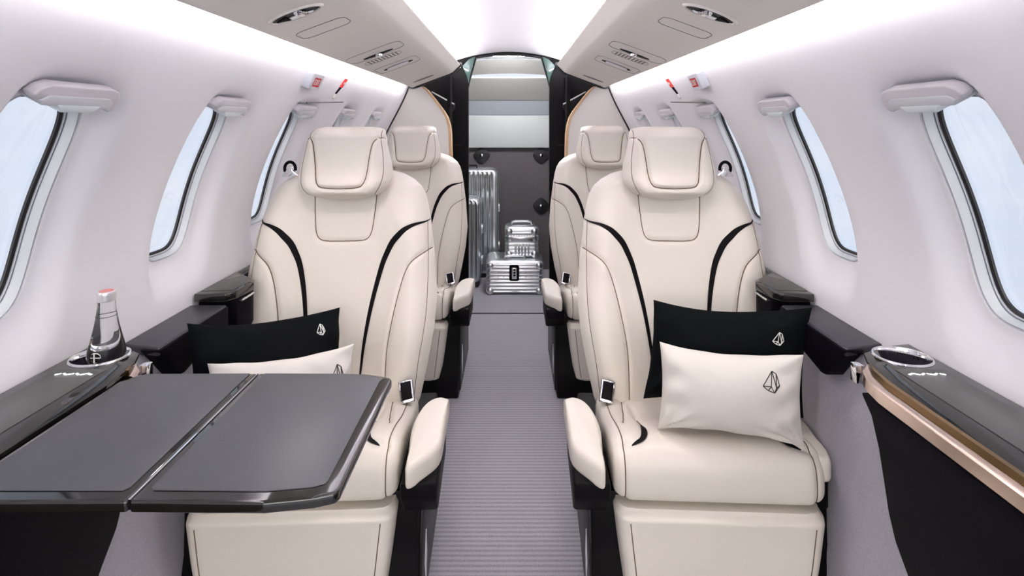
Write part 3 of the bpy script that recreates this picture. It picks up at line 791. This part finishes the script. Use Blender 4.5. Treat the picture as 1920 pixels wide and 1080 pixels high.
# ------------------------------------------------------------------ pillows with a line emblem
EMB = dict(T=(0, 1), R1=(.52, .72), R=(.95, -.35), B2=(.38, -1), B1=(-.38, -.78), L=(-1, -.35), C=(-.02, -.42), Mm=(.60, -.55))
EDGES = ['T R1', 'R1 R', 'R B2', 'B2 B1', 'B1 L', 'L T', 'T C', 'C L', 'C B2', 'C B1', 'R1 Mm', 'T Mm', 'Mm B2', 'Mm R']
def pillow(label, TL, TR, BR, BL, thick, m, emb, seed, group):
    TL, TR, BR, BL = map(lambda p: np.array(p, float), (TL, TR, BR, BL))
    ctr = (TL + TR + BR + BL) / 4
    nrm = np.cross(TR - TL, BL - TL); nrm /= np.linalg.norm(nrm)
    if nrm[1] > 0: nrm = -nrm
    rs = np.random.RandomState(seed); ph = rs.rand(8) * 6.3
    def P(u, v, sd):
        u2 = u * (1 - .055 * (1 - v * v)); v2 = v * (1 - .15 * (1 - u * u) - .012 * math.sin(3.1 * u + ph[0]))
        a, c_ = (u2 + 1) / 2, (v2 + 1) / 2
        base = BL * (1 - a) * (1 - c_) + BR * a * (1 - c_) + TR * a * c_ + TL * (1 - a) * c_
        h = max(0, (1 - abs(u) ** 2.4) * (1 - abs(v) ** 2.2)) ** .52
        edge = (1 - h)
        wr = .0062 * math.sin(9 * v + 2.5 * math.sin(3 * u + ph[1]) + ph[2]) * sm(.45, .85, abs(u)) * h ** .5
        wr += .0045 * math.sin(11 * u + 3 * v + ph[3]) * sm(.5, .9, abs(v)) * h ** .5
        # creases fanning from the lower corners
        for cx, cy in ((1, -1), (-1, -1)):
            dx, dy = u - cx, v - cy; rr = math.hypot(dx, dy); an = math.atan2(dy, dx)
            wr += .012 * math.sin(13 * an + ph[4]) * math.exp(-((rr - .35) / .25) ** 2) * h ** .6
        return base + nrm * sd * (thick * h) + nrm * wr * (1 if sd > 0 else -1)
    root = thing('throw_pillow', label, 'pillow', tuple(ctr), group)
    m_ = MB(); us = np.sin(np.linspace(-1, 1, 57) * math.pi / 2); vs = np.sin(np.linspace(-1, 1, 41) * math.pi / 2)
    for sd in (1, -1): m_.loft([[P(u, v, sd) for u in us] for v in vs], caps=False, closed=False)
    m_.build('pillow_cover', m, root, angle=80)
    eu, ev, es, ink = emb
    wid = np.linalg.norm(TR - TL) / 2; hei = np.linalg.norm(TL - BL) / 2
    e = MB()
    for ed in EDGES:
        a, c_ = (EMB[k] for k in ed.split())
        pts = [P(eu + (a[0] + (c_[0] - a[0]) * t) * es * .78 / wid, ev + (a[1] + (c_[1] - a[1]) * t) * es / hei, 1) + nrm * .0008 for t in np.linspace(0, 1, 6)]
        e.tube(pts, .0009, 5)
    e.build('emblem', ink, root)
PG = 'pillows on the front seats'
pillow('black pillow with a white crystal emblem leaning in the front right seat', (.400, 1.390, .678), (.716, 1.20, .724), (.705, 1.215, .460), (.360, 1.340, .440), .055, PILBLK, (.70, .45, .0155, WHITEINK), 1, PG)
pillow('cream pillow with a black crystal emblem in front of the black one, front right seat', (.368, 1.220, .637), (.646, 1.110, .655), (.650, 1.115, .456), (.358, 1.200, .444), .058, PILCRM, (.585, .52, .022, BLACKINK), 2, PG)
pillow('black pillow with a white crystal emblem leaning in the front left seat behind the table', (-.690, 1.13, .716), (-.446, 1.40, .655), (-.415, 1.34, .440), (-.665, 1.10, .470), .05, PILBLK, (.61, .66, .0155, WHITEINK), 3, PG)
pillow('cream pillow with a black crystal emblem peeping over the far table edge, front left seat', (-.610, 1.07, .654), (-.346, 1.20, .640), (-.345, 1.20, .450), (-.600, 1.06, .480), .05, PILCRM, (.74, .45, .022, BLACKINK), 5, PG)

# ------------------------------------------------------------------ bottle
bx, by, bz = -.730, .957, .6705
bot = thing('water_bottle', 'clear glass water bottle standing in the left console cup holder', 'bottle', (bx, by, bz))
prof = [(.001, .002), (.022, 0), (.0285, .002), (.0305, .008), (.0308, .050), (.0290, .064), (.0245, .084), (.0195, .106), (.0160, .126), (.0138, .144), (.0136, .160), (.001, .161)]
m_ = MB(); m_.lathe(prof, (bx, by, bz), 40); m_.build('bottle_glass', GLASS, bot)
m_ = MB(); m_.tube([(bx + .0160 * math.cos(a), by + .0160 * math.sin(a), bz + .1265) for a in np.linspace(0, 2 * math.pi, 32, endpoint=False)], .0006, 5, closed=True); m_.build('water_line', RUBBER, bot)
m_ = MB(); m_.lathe([(.0140, .1535), (.0146, .155), (.0142, .157), (.0146, .159), (.0142, .161), (.0146, .163), (.0146, .1695), (.0136, .1715)], (bx, by, bz), 32)
cp_ = m_.build('cap', CAPM, bot)
m_ = MB(); m_.lathe([(.0115, .1716), (.0110, .1722), (.001, .1723)], (bx, by, bz), 24); m_.build('cap_disc', PINK, cp_)
m_ = MB(); ec = (bx + .002, by - .0310, bz + .060)
m_.tube([(ec[0] + .0085 * math.cos(a), ec[1] + .0005 + .0012 * abs(math.cos(a)) * 3, ec[2] + .0085 * math.sin(a)) for a in np.linspace(0, 2 * math.pi, 24, endpoint=False)], .0008, 5, closed=True)
m_.bar((ec[0], ec[1], ec[2] - .008), (ec[0], ec[1], ec[2] + .008), .0016, (0, -1, 0)); m_.bar((ec[0] - .008, ec[1] + .002, ec[2]), (ec[0] + .008, ec[1] + .002, ec[2]), .0014, (0, -1, 0))
m_.build('round_emblem', WHITEINK, bot)

# ------------------------------------------------------------------ fittings on the overhead rails
def outline(side, xc, yc, hu, hy, r_, m, name, root, w=.0012):
    loop = []
    for cx, cy, a0 in ((hu - r_, hy - r_, 0), (-(hu - r_), hy - r_, 90), (-(hu - r_), -(hy - r_), 180), (hu - r_, -(hy - r_), 270)):
        for a in np.linspace(a0, a0 + 90, 6): loop.append((cx + r_ * math.cos(math.radians(a)), cy + r_ * math.sin(math.radians(a))))
    mm = MB(); mm.tube([rp(side, xc + a, yc + c_, .0002) for a, c_ in loop], w, 5, closed=True); return mm.build(name, m, root)
for side in (-1, 1):
    sn = side_name(side)
    # eyeball reading light in its recess
    r_ = thing('reading_light', 'chrome eyeball reading light recessed in the %s overhead rail' % sn, 'light', rp(side, .462, 1.155))
    lens = [(.052 * math.cos(a) * (1 - .0 * math.sin(a)), .030 * math.sin(a) * (1 if math.sin(a) < 0 else .8)) for a in np.linspace(0, 2 * math.pi, 40, endpoint=False)]
    mm = MB(); mm.loft([[rp(side, .462 + a * k, 1.155 + c_ * k, d) for a, c_ in lens] for k, d in ((1.18, .0002), (1.12, .004), (1.03, .0045), (1.0, .001))], caps=False); mm.build('bezel', RAIL, r_)
    mm = MB(); mm.loft([[rp(side, .462 + a * k, 1.155 + c_ * k, .0012) for a, c_ in lens] for k in (1.0, .75, .02)], caps=False); mm.build('recess', SHROUD2, r_)
    mm = MB(); mm.lathe([(.001, .010), (.010, .0085), (.016, .004), (.018, 0)], rp(side, .452, 1.152, .001), 20, M=Matrix.Rotation(math.pi, 4, 'X'))
    mm.build('eyeball', CHROME, r_)
    for (lx, ly) in ((.440, 1.165),):
        ld = bpy.data.lights.new('lamp', 'SPOT'); ld.energy = READ_LAMP; ld.spot_size = math.radians(125); ld.spot_blend = 1.0; ld.shadow_soft_size = .03; ld.color = (1.0, .95, .92)
        lo_ = bpy.data.objects.new('lamp', ld); COL.objects.link(lo_); lo_.parent = r_
        lo_.location = Vector(rp(side, lx, ly, .045)) - Vector(r_.location); lo_.rotation_euler = (0, math.radians(side * 6), 0)
    mm = MB(); mm.prism([(.045, .004), (.02, .018), (.02, -.010)], lambda a, c_, t: rp(side, .462 + a, 1.155 + c_, t), .0014, .004); mm.build('light_shield', BLACK, r_)
    mm = MB(); mm.prism([(.016, .016), (-.03, .012), (-.036, .004), (.016, -.002)], lambda a, c_, t: rp(side, .462 + a, 1.155 + c_, t), .0014, .006, bev=.001); mm.build('reflector', ALU, r_)
    r_ = thing('access_panel', 'flush rounded panel behind the reading light in the %s overhead rail' % sn, 'panel', rp(side, .462, 1.325))
    outline(side, .462, 1.325, .062, .038, .022, RAILLINE, 'panel_gap', r_, .0011)
    r_ = thing('air_vent', 'air outlet with a bright knob in the middle of the %s overhead rail' % sn, 'vent', rp(side, .455, 1.83))
    outline(side, .455, 1.80, .092, .060, .03, RAILLINE, 'panel_gap', r_, .0010)
    mm = MB(); mm.loft([[rp(side, .455 + a * .052, 1.835 + c_ * .013, d) for a, c_ in [(math.cos(q), math.sin(q)) for q in np.linspace(0, 2 * math.pi, 24, endpoint=False)]] for d in (.0002, .002)]); mm.build('slot', BLACK, r_)
    mm = MB(); mm.lathe([(.012, 0), (.012, .006), (.009, .009)], rp(side, .452, 1.83, .002), 16, M=Matrix.Rotation(math.pi, 4, 'X')); mm.build('knob', CHROME, r_)
    r_ = thing('speaker_grille', 'row of short slots behind the air outlet in the %s overhead rail' % sn, 'grille', rp(side, .462, 1.93))
    mm = MB()
    for k in range(9):
        x = .41 + k * .0125; mm.bar(rp(side, x, 1.905, .0006), rp(side, x, 1.955, .0006), .0045, RN if side > 0 else (-RN.x, RN.y, RN.z), h=.0004)
    mm.build('slots', RAILLINE, r_); outline(side, .460, 1.93, .066, .036, .03, RAILLINE, 'grille_gap', r_, .0007)
    r_ = thing('air_vent', 'narrow air outlet behind the speaker slots of the %s overhead rail' % sn, 'vent', rp(side, .457, 2.17))
    mm = MB(); mm.loft([[rp(side, .457 + a * .06, 2.17 + c_ * .026, d) for a, c_ in [(math.cos(q), math.sin(q)) for q in np.linspace(0, 2 * math.pi, 24, endpoint=False)]] for d in (.0002, .0018)]); mm.build('slot', BLACK, r_)
    mm = MB(); mm.loft([[rp(side, .457 + a * .045, 2.158 + c_ * .014, d) for a, c_ in [(math.cos(q), math.sin(q)) for q in np.linspace(0, 2 * math.pi, 24, endpoint=False)]] for d in (.0019, .006)]); mm.build('vane', ALU, r_)
    outline(side, .457, 2.16, .085, .075, .03, RAILLINE, 'panel_gap', r_, .0009)
    r_ = thing('air_vent', 'last thin air slit at the rear end of the %s overhead rail' % sn, 'vent', rp(side, .46, 2.80))
    mm = MB(); mm.loft([[rp(side, .46 + a * .055, 2.80 + c_ * .020, d) for a, c_ in [(math.cos(q), math.sin(q)) for q in np.linspace(0, 2 * math.pi, 20, endpoint=False)]] for d in (.0002, .0018)]); mm.build('slot', RAILLINE, r_)
    mm = MB(); mm.box(-.06, .06, -.004, .004, -.001, .001, M=Matrix.Translation(rp(side, .44, 3.0, .001)) @ Matrix.Rotation(side * .29, 4, 'Y')); mm.build('rear_lip', SIGNW, r_)

# ------------------------------------------------------------------ wall fittings
def wall_frame(side, y, z, out=0.0):
    nx, nzv = wn(z); p = Vector(wpt(side, y, z))
    n_ = Vector((-side * nx, 0, -nzv)); up = Vector((-side * nzv, 0, nx)); along = Vector((0, side * -1.0, 0))
    if side < 0: along = Vector((0, 1, 0))
    return p, along, up, n_
LET = {'E': [((0, 0), (0, 1)), ((0, 1), (.6, 1)), ((0, .5), (.5, .5)), ((0, 0), (.6, 0))], 'X': [((0, 0), (.65, 1)), ((0, 1), (.65, 0))],
       'I': [((.1, 0), (.1, 1))], 'T': [((0, 1), (.7, 1)), ((.35, 0), (.35, 1))]}
for side in (-1, 1):
    sn = side_name(side)
    p, al, up, n_ = wall_frame(side, 1.65, 1.294)
    Mx = Matrix((al, up, n_)).transposed().to_4x4(); Mx.translation = p
    r_ = thing('exit_sign', 'small white box sign with red EXIT plate on the %s wall' % sn, 'sign', tuple(p))
    mm = MB(); mm.box(-.045, .045, -.028, .028, -.004, .024, r=.005, seg=3, M=Mx); mm.build('sign_box', SIGNW, r_)
    mm = MB(); mm.box(-.027, .023, -.016, .014, .0235, .0248, M=Mx); pl = mm.build('sign_plate', RED, r_)
    mm = MB(); x = -.0215
    for ch in 'EXIT':
        for a, c_ in LET[ch]:
            mm.bar(Mx @ Vector((x + a[0] * .011, -.009 + a[1] * .016, .0252)), Mx @ Vector((x + c_[0] * .011, -.009 + c_[1] * .016, .0252)), .0028, n_, h=.0004)
        x += .0055 if ch == 'I' else .0118
    mm.build('lettering', WHITEINK, pl)
    # pull handle with red tag
    r_ = thing('release_handle', 'red tagged emergency release handle on the %s wall beside the exit sign' % sn, 'handle', tuple(wpt(side, 1.97, 1.29)))
    def wv_(y, z, d): return wpt(side, y, z, -d)
    mm = MB(); mm.loft([[wv_(y - .013, z, .001), wv_(y + .013, z, .001), wv_(y + .013, z, .004), wv_(y - .013, z, .004)] for y, z in ((1.945, 1.290), (1.965, 1.322))]); tg_ = mm.build('red_tag', REDTAG, r_)
    mm = MB(); mm.loft([[wv_(y - .007, z, .0041), wv_(y + .007, z, .0041), wv_(y + .007, z, .0046), wv_(y - .007, z, .0046)] for y, z in ((1.953, 1.302), (1.958, 1.310))]); mm.build('tag_lettering', WHITEINK, tg_)
    mm = MB(); mm.loft([[wv_(y - w_, z, .0008), wv_(y + w_, z, .0008), wv_(y, z, .006)] for y, z, w_ in ((1.945, 1.290, .012), (1.925, 1.268, .006), (1.915, 1.256, .002))]); mm.build('black_groove', BLACK, r_)
    mm = MB(); mm.tube([wv_(1.920, 1.262, .004), wv_(1.908, 1.248, .006)], .005, 8); mm.build('white_tip', WHITEINK, r_)
    mm = MB(); mm.tube([wv_(y, 1.222 + .016 * (y - 1.71) / .34, .0005) for y in np.linspace(1.71, 2.05, 14)], .0026, 6)
    tag(mm.build('hatch_seam', RAILLINE), 'dark seam of the emergency hatch on the %s wall under the exit sign' % sn, 'seam')

# ------------------------------------------------------------------ luggage in the baggage bay
def rrect(hx, hy, r_, n=10):
    out = []
    for cx, cy, a0 in ((hx - r_, hy - r_, 0), (-(hx - r_), hy - r_, 90), (-(hx - r_), -(hy - r_), 180), (hx - r_, -(hy - r_), 270)):
        for a in np.linspace(a0, a0 + 90, n): out.append((cx + r_ * math.cos(math.radians(a)), cy + r_ * math.sin(math.radians(a))))
    return np.array(out)
def upright(label, x0, x1, y0, y1, h, pitch, zb=0.028):
    cx, cy = (x0 + x1) / 2, (y0 + y1) / 2; hx, hy = (x1 - x0) / 2, (y1 - y0) / 2
    root = thing('aluminium_suitcase', label, 'suitcase', (cx, cy, 0), 'aluminium luggage in the baggage bay')
    m_ = MB(); rings = []
    xs_ = np.arange(-hx + .03, hx - .0299, pitch / 10)
    for z in np.concatenate([np.linspace(0, .05, 9), np.linspace(.07, h - .07, 8), np.linspace(h - .05, h, 9)]):
        e = max(0, .05 - z, z - (h - .05)) / .05; ins = .05 * (1 - math.sqrt(max(0, 1 - min(1, e) ** 2)))
        rib = .0075 * (1 - min(1, e * 1.2))
        ring = []
        fr = [(x, -hy + ins * .6 + rib * (abs(((x / pitch) % 1) - .5) * 2) ** .7) for x in xs_]
        ring += [(x * (hx - ins) / hx, y) for x, y in fr]
        ring += [((hx - ins) - .03 + .03 * math.sin(a), (-hy + ins * .6) + .03 - .03 * math.cos(a)) for a in np.linspace(.2, math.pi / 2, 6)]
        ring += [((hx - ins), 0), (hx - ins, hy - .03), (hx - ins - .03, hy), (-hx + ins + .03, hy), (-hx + ins, hy - .03), (-hx + ins, 0)]
        ring += [(-(hx - ins) + .03 - .03 * math.cos(a), (-hy + ins * .6) + .03 - .03 * math.sin(a)) for a in np.linspace(0, math.pi / 2 - .2, 6)]
        rings.append([(cx + a, cy + c_, zb + z) for a, c_ in ring])
    m_.loft(rings); m_.build('shell', ALU, root, angle=50)
    m_ = MB(); ln = [(hx + .001, .0)]
    P = [(x1 - .0 + .001, cy, zb + .05), (x1 + .001, cy, zb + h - .05), (x1 - .05 + .035, cy, zb + h - .015), (x1 - .05, cy, zb + h + .001), (x0 + .05, cy, zb + h + .001)]
    m_.tube(P, .006, 6); m_.build('closing_frame', ALUDARK, root)
    for k, z in enumerate((.25, .62)):
        m_ = MB(); m_.box(x1 - .002, x1 + .014, cy - .03, cy + .02, zb + z * h - .03, zb + z * h + .03, r=.003); m_.build('latch', ALU, root)
    m_ = MB(); m_.tube([(cx - .06, cy, zb + h - .002), (cx - .055, cy, zb + h + .022), (cx + .055, cy, zb + h + .022), (cx + .06, cy, zb + h - .002)], .007, 6); m_.build('carry_handle', SHROUD2, root)
    for dx in (-1, 1):
        for dy in (-1, 1):
            m_ = MB(); m_.lathe([(.004, -.02), (.022, -.02), (.024, 0), (.022, .02), (.004, .02)], (cx + dx * (hx - .04), cy + dy * (hy - .035), .0245), 14, M=Matrix.Rotation(math.pi / 2, 4, 'Y')); m_.build('wheel', RUBBER, root)
    return root
upright('tallest ribbed aluminium suitcase, upright against the dark baggage wall', -.53, -.085, 3.86, 4.06, .785, .034)
upright('shorter ribbed aluminium suitcase standing in front of the tallest one', -.52, -.200, 3.62, 3.83, .60, .030)
def hcase(label, cx, y0, y1, w, z0_, h, ribs, big):
    hx, hy, cy = w / 2, (y1 - y0) / 2, (y0 + y1) / 2
    root = thing('aluminium_vanity_case', label, 'case', (cx, cy, z0_), 'aluminium luggage in the baggage bay')
    m_ = MB(); rings = []
    zs = np.concatenate([np.linspace(0, .022, 6), np.linspace(.026, h - .034, ribs * 8), np.linspace(h - .03, h, 8)])
    for z in zs:
        e = max(0, (.022 - z) / .022, (z - (h - .03)) / .03); ins = (.022 if z < h / 2 else .03) * (1 - math.sqrt(max(0, 1 - min(1, e) ** 2)))
        rb = 0
        if .026 <= z <= h - .034: rb = .0045 * abs((((z - .026) / (h - .06) * ribs) % 1) - .5) * 2
        rings.append([(cx + a, cy + c_, z0_ + z) for a, c_ in rrect(hx - ins - rb, hy - ins - rb, .03)])
    m_.loft(rings); m_.build('shell', ALU, root, angle=50)
    zl = z0_ + h * (.66 if big else .60)
    m_ = MB(); R = rrect(hx + .002, hy + .002, .031)
    m_.loft([[(cx + a, cy + c_, z) for a, c_ in R] for z in (zl - .008, zl + .008)], caps=False)
    fb = m_.build('closing_frame', ALUDARK if False else ALU, root)
    m_ = MB()
    for k in range(9):
        x = cx - hx + .045 + k * (w - .09) / 8
        for dz in ((-.028, .0, .028) if big else (0, .024)): m_.lathe([(.004, -.0015), (.003, -.003), (.0005, -.0035)], (x, y0 - .002, zl + dz), 8, M=Matrix.Rotation(-math.pi / 2, 4, 'X'))
    m_.build('rivets', CHROME, root)
    for sx in (-1, 1):
        for zc in (z0_ + .024, z0_ + h - .034):
            m_ = MB(); m_.lathe([(.024, -.001), (.023, .004), (.016, .008), (.001, .009)], (cx + sx * (hx - .03), y0 + .001, zc), 14, M=Matrix.Rotation(math.pi / 2, 4, 'X')); m_.build('corner_cap', ALU, root)
    if big:
        m_ = MB(); m_.box(cx - .036, cx + .030, y0 - .007, y0 + .002, zl - .055, zl + .050, r=.010); pl = m_.build('lock_plate', BLACK, root)
        m_ = MB(); m_.box(cx - .020, cx + .015, y0 - .014, y0 - .006, zl - .042, zl + .035, r=.004); lk = m_.build('latch', ALU, pl)
        m_ = MB()
        for k in range(3): m_.box(cx - .009, cx + .005, y0 - .016, y0 - .0135, zl - .022 + k * .018, zl - .010 + k * .018, r=.001)
        m_.build('combination_dials', BLACK, lk)
    else:
        m_ = MB(); m_.box(cx - .075, cx + .075, y0 - .006, y0 + .002, zl - .016, zl + .016, r=.004); m_.build('lock_plate', ALU, root)
        m_ = MB()
        for k in range(5): m_.box(cx - .050 + k * .022, cx - .036 + k * .022, y0 - .009, y0 + .002, z0_ + .012, zl - .030, r=.003)
        m_.build('pull_slats', ALU, root)
    m_ = MB(); zt = z0_ + h
    yy = y0 + .055 if big else cy
    m_.tube([(cx - .075, yy, zt - .002), (cx - .066, yy, zt + .016), (cx - .045, yy, zt + .021), (cx + .045, yy, zt + .021), (cx + .066, yy, zt + .016), (cx + .075, yy, zt - .002)], .008, 8); m_.build('carry_handle', ALU, root)
    return root
hcase('wide low aluminium vanity case with a black lock, on the floor of the doorway', .038, 3.49, 3.77, .392, 0.0, .228, 7, True)
hcase('small square aluminium case stacked on top of the wide vanity case', .088, 3.57, 3.75, .236, .2285, .215, 6, False)
